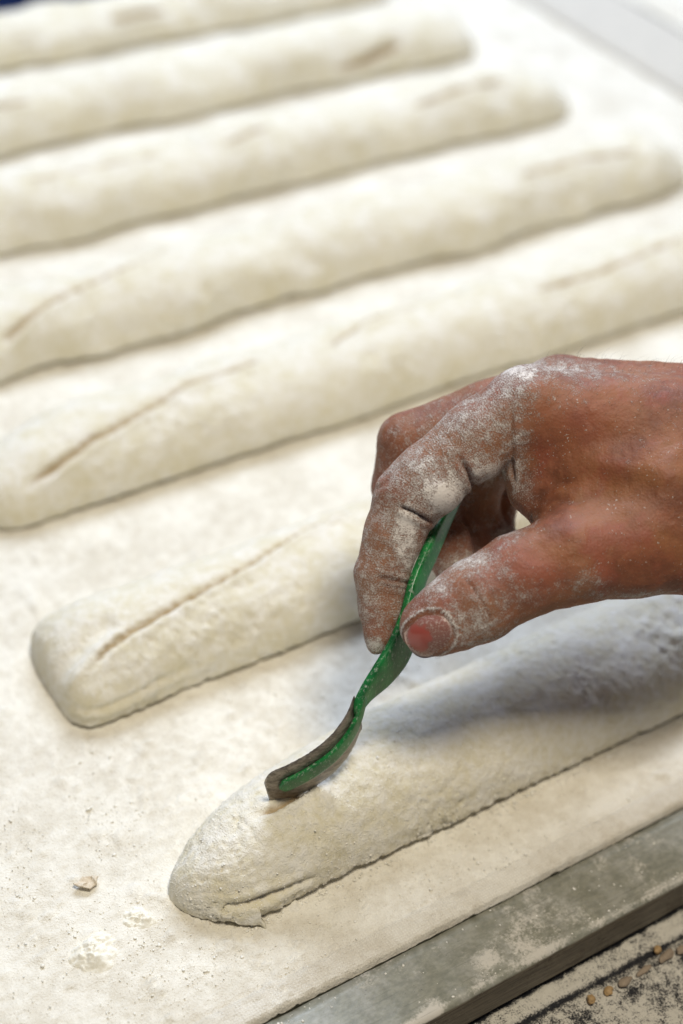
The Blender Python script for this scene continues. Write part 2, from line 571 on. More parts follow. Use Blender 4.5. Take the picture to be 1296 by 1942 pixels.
xs = np.arange(0.8600, 1.62, 0.02); ys = np.arange(0.0, 1.6, 0.02)
gx, gy = np.meshgrid(xs, ys, indexing='ij')
p = np.stack([gx.ravel(), gy.ravel(), np.zeros(gx.size)], -1)
p[:, 2] = 0.001 * fbm(p * 1000, 60, 2, 18)
nbc = mesh_obj('floured_cloth', p, grid_faces(len(xs), len(ys)), M['cloth'], attrs={'bare': np.zeros(len(p))})
tag(nbc, 'white floured cloth beyond the end rail, bare of dough', 'cloth')
lg = empty('side_table', (1.24, 0.8, -0.92))
tag(lg, 'table carrying the bare white cloth beyond the end rail', 'table')
def box(name, x0_, x1_, y0_, y1_, z0_, z1_, mat, parent):
    vs_ = [(x, y, z_) for x in (x0_, x1_) for y in (y0_, y1_) for z_ in (z0_, z1_)]
    return mesh_obj(name, vs_, [(0, 1, 3, 2), (4, 6, 7, 5), (0, 4, 5, 1), (2, 3, 7, 6), (0, 2, 6, 4), (1, 5, 7, 3)], mat, parent=parent, smooth=False, attrs={'side': [0] * 8, 'dust': [0] * 8})
box('table_top', 0.8596, 1.62, -0.01, 1.61, -0.030, -0.004, M['metal'], lg)
for lx in (0.90, 1.56):
    for ly in (0.04, 1.54):
        box('leg', lx, lx + 0.04, ly, ly + 0.04, -0.92, -0.031, M['metal'], lg)

# ------------------------------------------------------------------ dough loaves
def loaf(x0, x1, y0, a, h, seed, ds, nth, cuts, label, lf=0.06, lb=0.06, lp=2.2, mid=1.0, lh=0.06, rtap=0.028, rp=2.4, grow=0.0, wob=1.0, rgh=1.0, extra=None):
    """loaf whose front foot stands at y0; a = half width, h = height; lf, lb, lh = how far the left end takes to
    reach full front, back and height; mid = where its tip sits between front (0) and back (2)"""
    n = int((x1 - x0) / ds)
    L = x1 - x0
    k = np.linspace(-1, 1, n); s = x0 + L * (0.5 + 0.5 * (0.90 * k + 0.10 * np.sin(np.pi / 2 * k)))
    def taper(d, e, pw):
        q = np.clip(1 - d / e, 0, 1)
        return np.clip((1 - q ** pw) ** (1 / pw), 0.004, 1)
    right = taper(x1 - s, rtap, rp)
    rh = taper(x1 - s, 0.060, 1.9)
    tf, tb, thh = taper(s - x0, lf, lp), taper(s - x0, lb, lp), taper(s - x0, lh, lp)
    line = np.stack([s * 1000, 0 * s, 0 * s], -1)
    g1 = (1 + grow * (s - x0) / L)
    yf = mid * a * (1 - tf) + 0.0016 * wob * vnoise(line, 38, seed) * tf
    yb = mid * a + (2 * a * g1 - mid * a) * tb + 0.0016 * wob * vnoise(line, 38, seed + 1) * tb
    aa = 0.5 * (yb - yf) * right
    yc = y0 + 0.5 * (yf + yb)
    prof = np.minimum(np.maximum(tf, tb), right)
    hh = h * g1 * (1 + 0.05 * wob * vnoise(line, 45, seed + 1)) * thh ** 0.8 * rh ** 0.9
    th = np.linspace(0, 2 * np.pi, nth, endpoint=False) - np.pi / 2 + 0.02
    S, T = np.meshgrid(s, th, indexing='ij')
    A = np.maximum(aa, 1e-5)[:, None] * np.ones((1, nth)); Hh = np.maximum(hh, 1e-5)[:, None] * np.ones((1, nth))
    zc = 0.15 * Hh
    c, sn = np.cos(T), np.sin(T)
    Yl = A * np.sign(c) * np.abs(c) ** 0.92
    Zl = np.where(sn > 0, zc + (Hh - zc) * np.abs(sn) ** 1.04, zc - zc * np.abs(sn) ** 0.62)
    P = np.stack([S, yc[:, None] + Yl, Zl], -1).reshape(-1, 3)
    # outward normals (approximate, in the section)
    N = np.stack([0 * S, c / np.maximum(A, 1e-4), sn / np.maximum(Hh * 0.6, 1e-4)], -1).reshape(-1, 3)
    N /= np.linalg.norm(N, axis=1)[:, None]
    pm_ = P * 1000
    fade = np.repeat(np.clip(prof * 1.3, 0.15, 1)[:, None], nth, 1).ravel()
    d = 0.9 * fbm(pm_, 26, 2, seed + 5) * wob
    rough_ = sstep(-0.3, 0.8, fbm(pm_, 30, 2, seed + 9))
    d += 0.40 * rgh * fbm(pm_, 6, 3, seed + 6) * (0.5 + rough_)
    if ds < 0.002:
        cr = 1 - np.abs(fbm(pm_ * np.array([1, 1, 1.3]), 5.5, 3, seed + 11)) * 2.2   # flaky cracks
        d -= 0.95 * rgh * sstep(0.80, 0.99, cr) * sstep(0.25, 0.8, rough_)
        d += 0.24 * rgh * fbm(pm_, 1.7, 3, seed + 7, 0.65) * (0.6 + 0.8 * rough_)
        low = sstep(10, 2.0, pm_[:, 2])
        d += 0.45 * rgh * low * fbm(pm_, 1.8, 2, seed + 8)
    cutm = np.zeros(len(P))
    up = sstep(0.25, 0.6, N[:, 2])
    for ct in cuts:
        ct = np.array(ct)
        ycut = np.interp(P[:, 0], ct[:, 0], ct[:, 1]) * 1000
        ycut += 0.7 * vnoise(np.stack([pm_[:, 0], 0 * d, 0 * d], -1), 9, seed + 30) + 0.4 * vnoise(np.stack([pm_[:, 0], 0 * d, 0 * d], -1), 2.5, seed + 31)
        inx = sstep(ct[0, 0] - 0.004, ct[0, 0] + 0.014, P[:, 0]) * sstep(ct[-1, 0] + 0.004, ct[-1, 0] - 0.014, P[:, 0])
        inx = inx * (0.85 + 0.40 * vnoise(np.stack([pm_[:, 0], 0 * d, 0 * d], -1), 11, seed + 33))
        dy = pm_[:, 1] - ycut
        wv = 1.7 if ds > 0.0018 else 1.4
        g_ = np.exp(-(dy / wv) ** 2) * inx * up
        d -= 3.8 * g_
        d += 1.5 * np.exp(-((dy + 2.8) / 1.8) ** 2) * inx * up        # lip rising in front of the slash
        d -= 0.6 * np.exp(-((dy - 3.5) / 3.0) ** 2) * inx * up
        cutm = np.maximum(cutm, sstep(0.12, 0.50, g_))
    if extra is not None:
        dd, cm = extra(P, N, pm_)
        d += dd
        cutm = np.maximum(cutm, cm)
    P += N * (d * fade * 0.001)[:, None]
    P[:, 2] = np.maximum(P[:, 2], 0.0002 + 0.0005 * (1 + vnoise(pm_, 4, seed + 40)) * (np.sin(np.repeat(th[None], n, 0).ravel()) < -0.1))
    o = mesh_obj('dough_loaf', P, grid_faces(n, nth, True), M['dough'], origin=((x0 + x1) / 2, y0 + a, 0.0), attrs={'cut': cutm})
    return tag(o, label, 'dough loaf', 'raw baguette loaves laid side by side on the cloth')


def cutpx(*pts, z=0.0265):
    return [tuple(on_plane(x, y, z)[:2]) for x, y in pts]


def front_fold(P, N, pm_):
    """torn slit along the foot of the near loaf's nose, and the crumpled lip under it"""
    x = pm_[:, 0]; front = sstep(-0.1, -0.5, N[:, 1])
    zt = 8.6 + 1.0 * np.sin(x * 0.12) + 0.8 * vnoise(np.stack([x, 0 * x, 0 * x], -1), 6, 77)
    dz = pm_[:, 2] - zt
    inx = sstep(203, 211, x) * sstep(246, 228, x) * (0.75 + 0.5 * vnoise(np.stack([x, 0 * x, 0 * x], -1), 4, 79))
    g_ = np.exp(-(dz / 1.3) ** 2) * inx * front
    d = -2.2 * g_ + 0.9 * np.exp(-((dz + 3.0) / 1.8) ** 2) * inx * front + 1.0 * np.exp(-((dz - 2.6) / 1.6) ** 2) * inx * front
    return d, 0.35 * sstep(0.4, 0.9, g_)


def seam2(P, N, pm_):
    x = pm_[:, 0]; front = sstep(-0.1, -0.5, N[:, 1])
    zt = 9.0 + 0.06 * (x - 215) + 0.8 * vnoise(np.stack([x, 0 * x, 0 * x], -1), 7, 78)
    dz = pm_[:, 2] - zt
    inx = sstep(198, 205, x) * sstep(258, 236, x)
    d = (-1.5 * np.exp(-(dz / 1.0) ** 2) + 0.8 * np.exp(-((dz + 2.2) / 1.4) ** 2)) * inx * front
    ra, rb = on_plane(112, 1330, 0.010)[:2] * 1000, on_plane(250, 1185, 0.0265)[:2] * 1000
    u_ = np.clip(((pm_[:, :2] - ra) @ (rb - ra)) / ((rb - ra) @ (rb - ra)), 0, 1)
    off_ = (pm_[:, :2] - ra - u_[:, None] * (rb - ra)) @ np.array([-(rb - ra)[1], (rb - ra)[0]]) / np.linalg.norm(rb - ra)
    inr = sstep(0.0, 0.12, u_) * sstep(1.0, 0.8, u_) * (N[:, 2] > -0.2)
    d += inr * (1.9 * np.exp(-(off_ / 2.2) ** 2) - 3.0 * np.exp(-((off_ - 7.0) / 4.0) ** 2))
    return d, 0 * x


blade_cut = [tuple(on_plane(484, 1546, 0.026)[:2]), tuple(on_plane(530, 1526, 0.027)[:2]), tuple(on_plane(600, 1486, 0.0275)[:2])]
loaf1 = loaf(0.195, 0.700, 0.2962, 0.0264, 0.0285, 100, 0.0008, 160, [blade_cut],
             'plump floured dough loaf under the blade with torn flap at its end', lf=0.022, lb=0.125, lh=0.055, lp=1.9, mid=0.82, grow=0.10, wob=0.8, rgh=1.15, extra=front_fold)
loaf2 = loaf(0.2030, 0.690, 0.4000, 0.0264, 0.0265, 200, 0.0010, 130,
             [cutpx((170, 1240), (250, 1190), (420, 1100), (560, 1010), (640, 970), (760, 905))],
             'floured dough loaf with one long thin slash and a blunt folded end', lf=0.014, lb=0.014, lh=0.046, lp=2.6, mid=0.42, wob=1.0, extra=seam2)
loaf(0.222, 0.712, 0.5130, 0.0278, 0.0270, 300, 0.0019, 110,
     [cutpx((50, 890), (250, 790), (350, 735), (500, 680)), cutpx((620, 665), (700, 605), (800, 575), (890, 543)), cutpx((1010, 552), (1150, 510), (1310, 445))],
     'third dough loaf back from the metal front rail, three curved slashes', lf=0.02, lb=0.075, mid=0.7)
loaf(0.205, 0.717, 0.6110, 0.0278, 0.0270, 400, 0.0019, 110,
     [cutpx((0, 622), (100, 565), (210, 520), (345, 462)), cutpx((540, 405), (720, 355)), cutpx((980, 335), (1100, 300), (1220, 275))],
     'fourth dough loaf back from the metal front rail, soft white ridges', wob=2.2)
loaf(0.210, 0.711, 0.7120, 0.0278, 0.0270, 500, 0.0021, 110,
     [cutpx((50, 350), (150, 325), (310, 285)), cutpx((420, 275), (520, 240)), cutpx((780, 195), (880, 165), (985, 145))],
     'fifth dough loaf back from the metal front rail, blurred short slashes', wob=2.2)
loaf(0.205, 0.709, 0.8080, 0.0278, 0.0270, 600, 0.0021, 110,
     [cutpx((-60, 205), (70, 180)), cutpx((590, 105), (680, 80), (770, 55))],
     'sixth dough loaf back from the metal front rail, next to the farthest one', wob=2.2)
loaf(0.215, 0.710, 0.9040, 0.0262, 0.0235, 700, 0.0021, 110,
     [cutpx((200, 15), (330, -10))],
     'farthest dough loaf from the metal front rail, beside the blue floor', wob=2.2)

# crumpled dough flap torn from the near loaf's foot


def sheet(name, outline, thick, mat, parent=None, seed=0, cell=10, curl=0.0, origin=None):
    """small crumpled sheet with thickness: outline = 3-D polygon, fan-filled on rings"""
    o = np.array(outline); cen = o.mean(0)
    m = 10
    ring = []
    for i in range(len(o)):
        for k in range(m):
            ring.append(o[i] * (1 - k / m) + o[(i + 1) % len(o)] * k / m)
    ring = np.array(ring); nr = len(ring)
    rows = [cen + (ring - cen) * r for r in np.linspace(0.02, 1, 9)]
    V = np.concatenate(rows)
    V = V + 0.001 * np.stack([vnoise(V * 1000, 2.2, seed + q) for q in range(3)], -1) * 0.75
    r_ = np.repeat(np.linspace(0.02, 1, 9), nr)
    V[:, 2] += curl * r_ ** 2 * vnoise(V * 1000, 4.0, seed + 5)
    nn = sum(np.cross(o[i] - cen, o[(i + 1) % len(o)] - cen) for i in range(len(o))); nn = nn / np.linalg.norm(nn)
    top = V + nn * thick / 2; bot = V - nn * thick / 2
    bot[:, 2] = np.maximum(bot[:, 2], 0.0001 if seed < 900 else -1)
    f1 = grid_faces(9, nr, True); off = len(V)
    f2 = f1[:, ::-1] + off
    e_ = np.arange(nr) + 8 * nr; e2 = np.roll(e_, -1)
    f3 = np.stack([e_, e_ + off, e2 + off, e2], -1)
    return mesh_obj(name, np.concatenate([top, bot]), np.concatenate([f1, f2, f3]), mat, parent=parent,
                    origin=tuple(cen if origin is None else origin), attrs={'cut': np.zeros(2 * len(V))})


sheet('dough_flap', [on_plane(506, 1756, 0.0010), on_plane(492, 1722, 0.0070), on_plane(420, 1732, 0.0055), on_plane(455, 1748, 0.0016)],
      0.0024, M['dough'], parent=loaf1, seed=3, curl=0.0010)

# ------------------------------------------------------------------ the hand: signed distance field -> surface net
DH = 578.0                                     # distance of the pinch from the lens, mm


def J(px, py, dd, r):
    return (cam_mm(px, py, DH + dd), r)


FINGERS = {
    'index': [J(1003, 776, 0, 14.2), J(905, 828, 0, 11.9), J(812, 908, 1, 11.6), J(776, 945, 2, 11.4), J(748, 1011, 3, 9.7), J(724, 1088, 4, 8.9), J(723, 1150, 4, 7.6), J(719, 1203, 4, 5.2), J(714, 1226, 4, 3.0)],
    'middle': [J(1062, 748, 26, 13.0), J(925, 780, 28, 10.6), J(776, 841, 29, 10.8), J(760, 925, 31, 9.8), J(796, 985, 33, 9.6), J(842, 1030, 34, 9.0), J(866, 1080, 34, 7.5)],
    'ring': [J(1090, 775, 46, 12.2), J(975, 840, 46, 10.2), J(905, 900, 45, 10.0), J(900, 975, 47, 8.8), J(925, 1020, 48, 8.2), J(955, 1035, 48, 7.4)],
    'little': [J(1112, 812, 64, 11.2), J(1020, 865, 60, 9.0), J(955, 905, 57, 8.6), J(938, 960, 54, 7.8), J(940, 1010, 50, 7.2)],
    'thumb': [J(1330, 1000, 0, 21), J(1200, 1028, -8, 18.0), J(1085, 1058, -13, 15.0), J(985, 1093, -15, 13.6), J(905, 1138, -16, 13.4), J(852, 1168, -16, 11.6), J(824, 1184, -16, 9.7), J(815, 1189, -16, 9.2)],
}
PALM = [
    (J(1003, 776, 0, 14.2), J(1380, 838, 4, 20)),
    (J(1062, 748, 24, 13.0), J(1390, 806, 18, 20)),
    (J(1090, 775, 46, 12.2), J(1400, 836, 36, 19)),
    (J(1112, 812, 64, 11.2), J(1400, 870, 50, 18)),
    (J(1040, 850, 4, 12.0), J(1250, 930, -2, 22)),
    (J(1026, 898, 4, 8.5), J(1200, 960, 0, 20)),
    (J(1012, 820, 2, 9.5), J(1006, 934, 3, 5.0)),
    (J(1006, 934, 3, 5.0), J(1090, 985, -4, 13)),
    (J(1100, 880, 40, 16), J(1380, 930, 26, 26)),
    (J(1330, 1000, 0, 21), J(1420, 940, 8, 26)),
    (J(1390, 880, 14, 27), J(1600, 900, 26, 29)),
    (J(1390, 880, 34, 25), J(1600, 905, 44, 27)),
    (J(1600, 900, 26, 29), J(2400, 930, 40, 38)),
    (J(1600, 905, 44, 27), J(2400, 935, 62, 36)),
]
VOX = 0.72
LO = np.array([-2.0, -60.0, DH - 45.0]); HI = np.array([300.0, 60.0, DH + 115.0])
DIM = np.ceil((HI - LO) / VOX).astype(int)


def round_cone(P, A, ra, B, rb):
    """distance to a tapered capsule (interpolated radius) and the parameter along it"""
    ab = B - A; l2 = float(ab @ ab)
    t = np.clip(((P - A) @ ab) / l2, 0, 1)
    q = P - A - t[..., None] * ab
    return np.sqrt((q * q).sum(-1)) - (ra + (rb - ra) * t), t


def smin(a, b, k):
    h = np.clip(k - np.abs(a - b), 0, None) / k
    return np.minimum(a, b) - h * h * h * k / 6.0


AX = [LO[i] + VOX * np.arange(DIM[i]) for i in range(3)]


def field(segments, k):
    D = np.full(DIM, 30.0, np.float32)
    for (A, ra), (B, rb) in segments:
        mg = max(ra, rb) + k + 4
        i0 = np.clip(((np.minimum(A, B) - mg - LO) / VOX).astype(int), 0, DIM)
        i1 = np.clip(((np.maximum(A, B) + mg - LO) / VOX).astype(int) + 1, 0, DIM)
        if np.any(i1 <= i0):
            continue
        X = np.stack(np.meshgrid(*[AX[q][i0[q]:i1[q]].astype(np.float32) for q in range(3)], indexing='ij'), -1)
        d, _ = round_cone(X, A.astype(np.float32), ra, B.astype(np.float32), rb)
        sl = tuple(slice(i0[q], i1[q]) for q in range(3))
        D[sl] = smin(D[sl], d, k)
    return D


palm = field(PALM, 11.0)
body = None
for nm, js in FINGERS.items():
    fd = field(list(zip(js[:-1], js[1:])), 3.0 if nm != 'thumb' else 4.0)
    a = smin(palm, fd, 9.0 if nm == 'thumb' else 4.5)
    body = a if body is None else smin(body, a, 0.4)
del palm


def surface_net(D):
    S = D < 0
    n = np.array(D.shape)
    c = [(dx, dy, dz) for dx in (0, 1) for dy in (0, 1) for dz in (0, 1)]
    cnt = np.zeros(n - 1, np.int8)
    for dx, dy, dz in c:
        cnt += S[dx:n[0] - 1 + dx, dy:n[1] - 1 + dy, dz:n[2] - 1 + dz]
    cell = np.argwhere((cnt > 0) & (cnt < 8))
    idx = np.full(n - 1, -1, np.int64)
    idx[tuple(cell.T)] = np.arange(len(cell))
    acc = np.zeros((len(cell), 3)); num = np.zeros(len(cell))
    vals = {o: D[cell[:, 0] + o[0], cell[:, 1] + o[1], cell[:, 2] + o[2]] for o in c}
    for o in c:
        for ax in range(3):
            if o[ax] == 0:
                o2 = list(o); o2[ax] = 1; o2 = tuple(o2)
                a, b = vals[o], vals[o2]
                m = (a < 0) != (b < 0)
                t = a[m] / (a[m] - b[m])
                p_ = np.tile(np.array(o, float), (m.sum(), 1)); p_[:, ax] = t
                acc[m] += p_; num[m] += 1
    V = cell + acc / num[:, None]
    F = []
    for ax in range(3):
        u, v = [(1, 2), (2, 0), (0, 1)][ax]
        lo = [slice(None)] * 3; hi = [slice(None)] * 3
        lo[ax] = slice(0, -1); hi[ax] = slice(1, None)
        ch = S[tuple(lo)] != S[tuple(hi)]
        e_ = np.argwhere(ch)
        e_ = e_[(e_[:, u] > 0) & (e_[:, v] > 0) & (e_[:, u] < n[u] - 1) & (e_[:, v] < n[v] - 1)]
        du = np.zeros(3, int); du[u] = 1
        dv = np.zeros(3, int); dv[v] = 1
        q = np.stack([idx[tuple((e_ - du - dv).T)], idx[tuple((e_ - dv).T)], idx[tuple(e_.T)], idx[tuple((e_ - du).T)]], -1)
        inside = S[tuple(e_.T)]
        q[~inside] = q[~inside][:, ::-1]
        F.append(q)
    return V, np.concatenate(F)


V, F = surface_net(body)
del body
V = LO + V * VOX
F = F[(F >= 0).all(1)]


def vert_normals(V, F):
    a = V[F[:, 2]] - V[F[:, 0]]; b = V[F[:, 3]] - V[F[:, 1]]
    fn = np.cross(a, b)
    N = np.zeros_like(V)
    for k in range(4):
        np.add.at(N, F[:, k], fn)
    return N / np.maximum(np.linalg.norm(N, axis=1), 1e-9)[:, None]


def relax(V, F, it, lam=0.5):
    e_ = np.concatenate([F[:, [0, 1]], F[:, [1, 2]], F[:, [2, 3]], F[:, [3, 0]]])
    deg = np.bincount(e_[:, 0], minlength=len(V)) + np.bincount(e_[:, 1], minlength=len(V))
    for _ in range(it):
        s = np.stack([np.bincount(e_[:, 0], V[e_[:, 1], k], len(V)) + np.bincount(e_[:, 1], V[e_[:, 0], k], len(V)) for k in range(3)], -1)
        V = V + lam * (s / deg[:, None] - V)
    return V


V = relax(V, F, 3)
N = vert_normals(V, F)
# which digit, and how far along it
best = np.full(len(V), 1e9); digit = np.zeros(len(V), int); along = np.zeros(len(V))
for gi, (nm, js) in enumerate(list(FINGERS.items()) + [('palm', None)]):
    segs = list(zip(js[:-1], js[1:])) if js else PALM
    run = 0.0
    for (A, ra), (B, rb) in segs:
        d, t = round_cone(V, A, ra, B, rb)
        m = d < best - (0.0 if gi < 5 else 0.3)
        best[m] = d[m]; digit[m] = gi
        L_ = float(np.linalg.norm(B - A))
        along[m] = run + t[m] * L_
        if js:
            run += L_
for gi, (nm, js) in enumerate(FINGERS.items()):           # even print coordinate across the joints
    sel = digit == gi
    num = np.zeros(sel.sum()); den = np.zeros(sel.sum()); run = 0.0
    for (A, ra), (B, rb) in zip(js[:-1], js[1:]):
        d, _ = round_cone(V[sel], A, ra, B, rb)
        ab = B - A; L_ = float(np.linalg.norm(ab))
        tu = np.clip(((V[sel] - A) @ ab) / L_ ** 2, -0.6, 1.6)
        w = np.exp(-np.clip(d - best[sel], 0, 20) / 1.2)
        num += w * (run + tu * L_); den += w; run += L_
    along[sel] = num / den
along = relax(np.repeat(along[:, None], 3, 1), F, 12)[:, 0]
PX = np.stack([CX + FPX * V[:, 0] / V[:, 2], CY + FPX * V[:, 1] / V[:, 2]], -1)
facing = -(N * (V / np.linalg.norm(V, axis=1)[:, None])).sum(1)      # 1 = faces the lens side


def seg_dist(P2, poly):
    best_ = np.full(len(P2), 1e9); tt = np.zeros(len(P2))
    poly = np.array(poly, float); n_ = len(poly) - 1
    for i in range(n_):
        a, b = poly[i], poly[i + 1]
        t = np.clip(((P2 - a) @ (b - a)) / ((b - a) @ (b - a)), 0, 1)
        d = np.linalg.norm(P2 - a - t[:, None] * (b - a), axis=1)
        m = d < best_
        best_[m] = d[m]; tt[m] = (i + t[m]) / n_
    return best_, tt


disp = np.zeros(len(V)); dark = np.zeros(len(V)); red = np.zeros(len(V))
near = facing > 0.0
DIG = {n_: i for i, n_ in enumerate(list(FINGERS) + ['palm'])}


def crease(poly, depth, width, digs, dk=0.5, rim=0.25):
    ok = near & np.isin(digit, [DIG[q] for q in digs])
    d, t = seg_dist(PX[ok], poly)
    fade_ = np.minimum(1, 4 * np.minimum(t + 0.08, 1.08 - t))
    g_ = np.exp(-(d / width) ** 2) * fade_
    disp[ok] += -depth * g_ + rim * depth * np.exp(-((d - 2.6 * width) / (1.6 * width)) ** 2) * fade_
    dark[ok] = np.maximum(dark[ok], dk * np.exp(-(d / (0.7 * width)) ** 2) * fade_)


both = ('index', 'palm')
# finger-joint folds on the side of the index finger
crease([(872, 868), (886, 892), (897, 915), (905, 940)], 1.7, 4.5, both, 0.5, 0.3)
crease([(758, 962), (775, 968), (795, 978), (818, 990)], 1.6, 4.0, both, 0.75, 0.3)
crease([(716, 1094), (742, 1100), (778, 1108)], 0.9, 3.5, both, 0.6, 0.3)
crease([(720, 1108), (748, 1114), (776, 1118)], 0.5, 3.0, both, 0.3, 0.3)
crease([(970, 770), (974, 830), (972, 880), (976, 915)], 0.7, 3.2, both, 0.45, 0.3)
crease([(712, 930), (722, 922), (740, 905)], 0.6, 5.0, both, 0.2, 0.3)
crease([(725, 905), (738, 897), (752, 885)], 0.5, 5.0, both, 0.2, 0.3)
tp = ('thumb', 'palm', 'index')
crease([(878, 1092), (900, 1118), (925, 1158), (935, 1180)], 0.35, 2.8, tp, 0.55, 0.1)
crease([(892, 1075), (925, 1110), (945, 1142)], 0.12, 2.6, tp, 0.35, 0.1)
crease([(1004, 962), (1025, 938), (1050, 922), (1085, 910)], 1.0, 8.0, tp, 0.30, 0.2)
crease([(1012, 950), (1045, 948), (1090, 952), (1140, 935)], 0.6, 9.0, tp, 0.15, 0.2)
# soft hollow between the first two metacarpals, and tendons
ok = near
for c_, rx, ry, dep in (((1190, 925), 70, 40, -1.6), ((1150, 880), 60, 22, 0.9), ((1110, 1010), 60, 28, 0.9), ((1245, 900), 50, 30, 0.8),
                        ((838, 942), 42, 32, 2.3), ((932, 893), 30, 24, 2.2), ((752, 1035), 34, 46, 0.5), ((1010, 735), 40, 22, 0.6), ((1120, 1098), 50, 22, 0.8)):
    q = ((PX[:, 0] - c_[0]) / rx) ** 2 + ((PX[:, 1] - c_[1]) / ry) ** 2
    disp += np.where(ok, dep * np.exp(-q), 0)
# fine wrinkling
disp += 0.14 * fbm(V, 3.2, 3, 50) + 0.25 * fbm(V, 11, 2, 60)
wr = np.abs(vnoise(V * np.array([1.0, 0.35, 0.6]), 2.0, 71))
disp -= 0.10 * (1 - sstep(0.0, 0.22, wr)) * (digit == DIG['palm'])
# nail bed on the thumb
NC = np.array([814.0, 1203.0])
tdir = np.array([-0.86, 0.51]); tnor = np.array([0.51, 0.86])
q = PX - NC
nu = (q @ tdir) / 47.0; nv = (q @ tnor) / 42.0
rr = (np.abs(nu) ** 2.6 + np.abs(nv) ** 2.4) ** (1 / 2.5)
ismt = (digit == DIG['thumb']) & near
disp += np.where(ismt, -0.55 * (1 - sstep(0.85, 1.02, rr)) + 0.16 * np.exp(-((rr - 1.14) / 0.08) ** 2), 0)
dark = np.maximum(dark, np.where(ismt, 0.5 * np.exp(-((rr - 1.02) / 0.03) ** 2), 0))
V = V + N * disp[:, None]
N = vert_normals(V, F)
NWz = (N @ RW.T)[:, 2]                         # how far the skin faces up

# flour lying on the skin
fl_ = np.zeros(len(V))
base = {'index': 0.44, 'middle': 0.32, 'ring': 0.28, 'little': 0.28, 'thumb': 0.30, 'palm': 0.04}
for n_, b_ in base.items():
    fl_[digit == DIG[n_]] = b_
onidx = np.isin(digit, [DIG['index'], DIG['palm']]) & near
fl_ = np.where(onidx, 0.05 + 0.46 * sstep(1040, 930, PX[:, 0] + 0.15 * (PX[:, 1] - 800)), fl_)
onth = np.isin(digit, [DIG['thumb']])
fl_ = np.where(onth, 0.08 + 0.28 * sstep(1080, 900, PX[:, 0]), fl_)
fl_ = relax(np.repeat(fl_[:, None], 3, 1), F, 25)[:, 0]
for c_, rx, ry, am in (((840, 938), 46, 34, 0.70), ((765, 985), 34, 24, 0.35), ((770, 1030), 22, 60, 0.42), ((930, 892), 44, 24, 0.40), ((1000, 738), 40, 34, 0.30),
                       ((985, 705), 50, 20, 0.42), ((1060, 692), 60, 18, 0.42), ((1110, 700), 60, 14, 0.26), ((890, 800), 90, 50, 0.14), ((800, 880), 60, 30, 0.16),
                       ((1200, 712), 120, 20, 0.24), ((890, 1065), 70, 22, 0.42), ((960, 1010), 40, 16, 0.42), ((820, 1110), 40, 22, 0.40), ((900, 1190), 70, 40, 0.32), ((1000, 985), 30, 14, 0.3),
                       ((1010, 1130), 90, 26, 0.22), ((1110, 1098), 50, 22, 0.40), ((1180, 1130), 80, 13, 0.42), ((1260, 1128), 60, 13, 0.36), ((1000, 930), 30, 40, 0.36),
                       ((985, 860), 22, 60, 0.30), ((715, 1225), 22, 16, 0.40), ((700, 1120), 16, 80, 0.12), ((1030, 800), 60, 50, 0.14), ((1090, 740), 60, 26, 0.16)):
    q = ((PX[:, 0] - c_[0]) / rx) ** 2 + ((PX[:, 1] - c_[1]) / ry) ** 2
    fl_ += am * np.exp(-q)
fl_ += np.where(~near, 0.15, 0) * (PX[:, 0] < 1300)
fl_ += 0.10 * sstep(0.45, 0.9, NWz) * (digit == DIG['palm'])
fl_ += np.where(ismt, 0.55 * np.exp(-((rr - 1.09) / 0.05) ** 2), 0)
fl_ *= 1 - 0.5 * dark
red = np.zeros(len(V))
for c_, rx, ry, am in (((1090, 790), 90, 60, 0.35), ((1000, 1080), 70, 40, 0.45), ((705, 1190), 40, 40, 0.3), ((960, 720), 40, 30, 0.35), ((880, 1120), 60, 30, 0.2)):
    q = ((PX[:, 0] - c_[0]) / rx) ** 2 + ((PX[:, 1] - c_[1]) / ry) ** 2
    red += am * np.exp(-q)
prn = np.isin(digit, [DIG['index'], DIG['middle']]).astype(float) * 1.0
prn = relax(np.repeat(prn[:, None], 3, 1), F, 6)[:, 0]

VW = to_world(V)
hand_root = tuple(to_world(cam_mm(1390, 900, DH + 20)))
hand = mesh_obj('hand', VW, F, M['skin'], origin=hand_root,
                attrs={'flour': fl_, 'dark': dark, 'red': np.clip(red, 0, 1), 'along': along, 'print': prn})
tag(hand, 'flour dusted right hand pinching the green lame between thumb and index finger', 'hand')

# thumb nail: a thin curved plate laid on the thumb
bvh = bvhtree.BVHTree.FromPolygons([tuple(v) for v in V[:, :]], [tuple(f) for f in F], epsilon=0.0)
nr_, na_ = 12, 56
pts, ft, tipv = [], [], []
C3 = cam_mm(*NC, DH - 30.0)
for i in range(nr_):
    r = (i / (nr_ - 1)) * 0.97 + 0.005
    for k in range(na_):
        a = 2 * math.pi * k / na_
        cu, sv = math.cos(a), math.sin(a)
        uu = r * math.copysign(abs(cu) ** 0.77, cu); vv = r * math.copysign(abs(sv) ** 0.83, sv)
        px_, py_ = NC + tdir * 47.0 * uu + tnor * 42.0 * vv
        d_ = Vector(cam_mm(px_, py_, 1.0)).normalized()
        hit = bvh.ray_cast(Vector((0, 0, 0)), d_)
        dist = hit[0].z if hit[0] is not None else DH - 20
        pts.append((px_, py_, dist, uu, vv)); tipv.append(uu)
pts = np.array(pts)
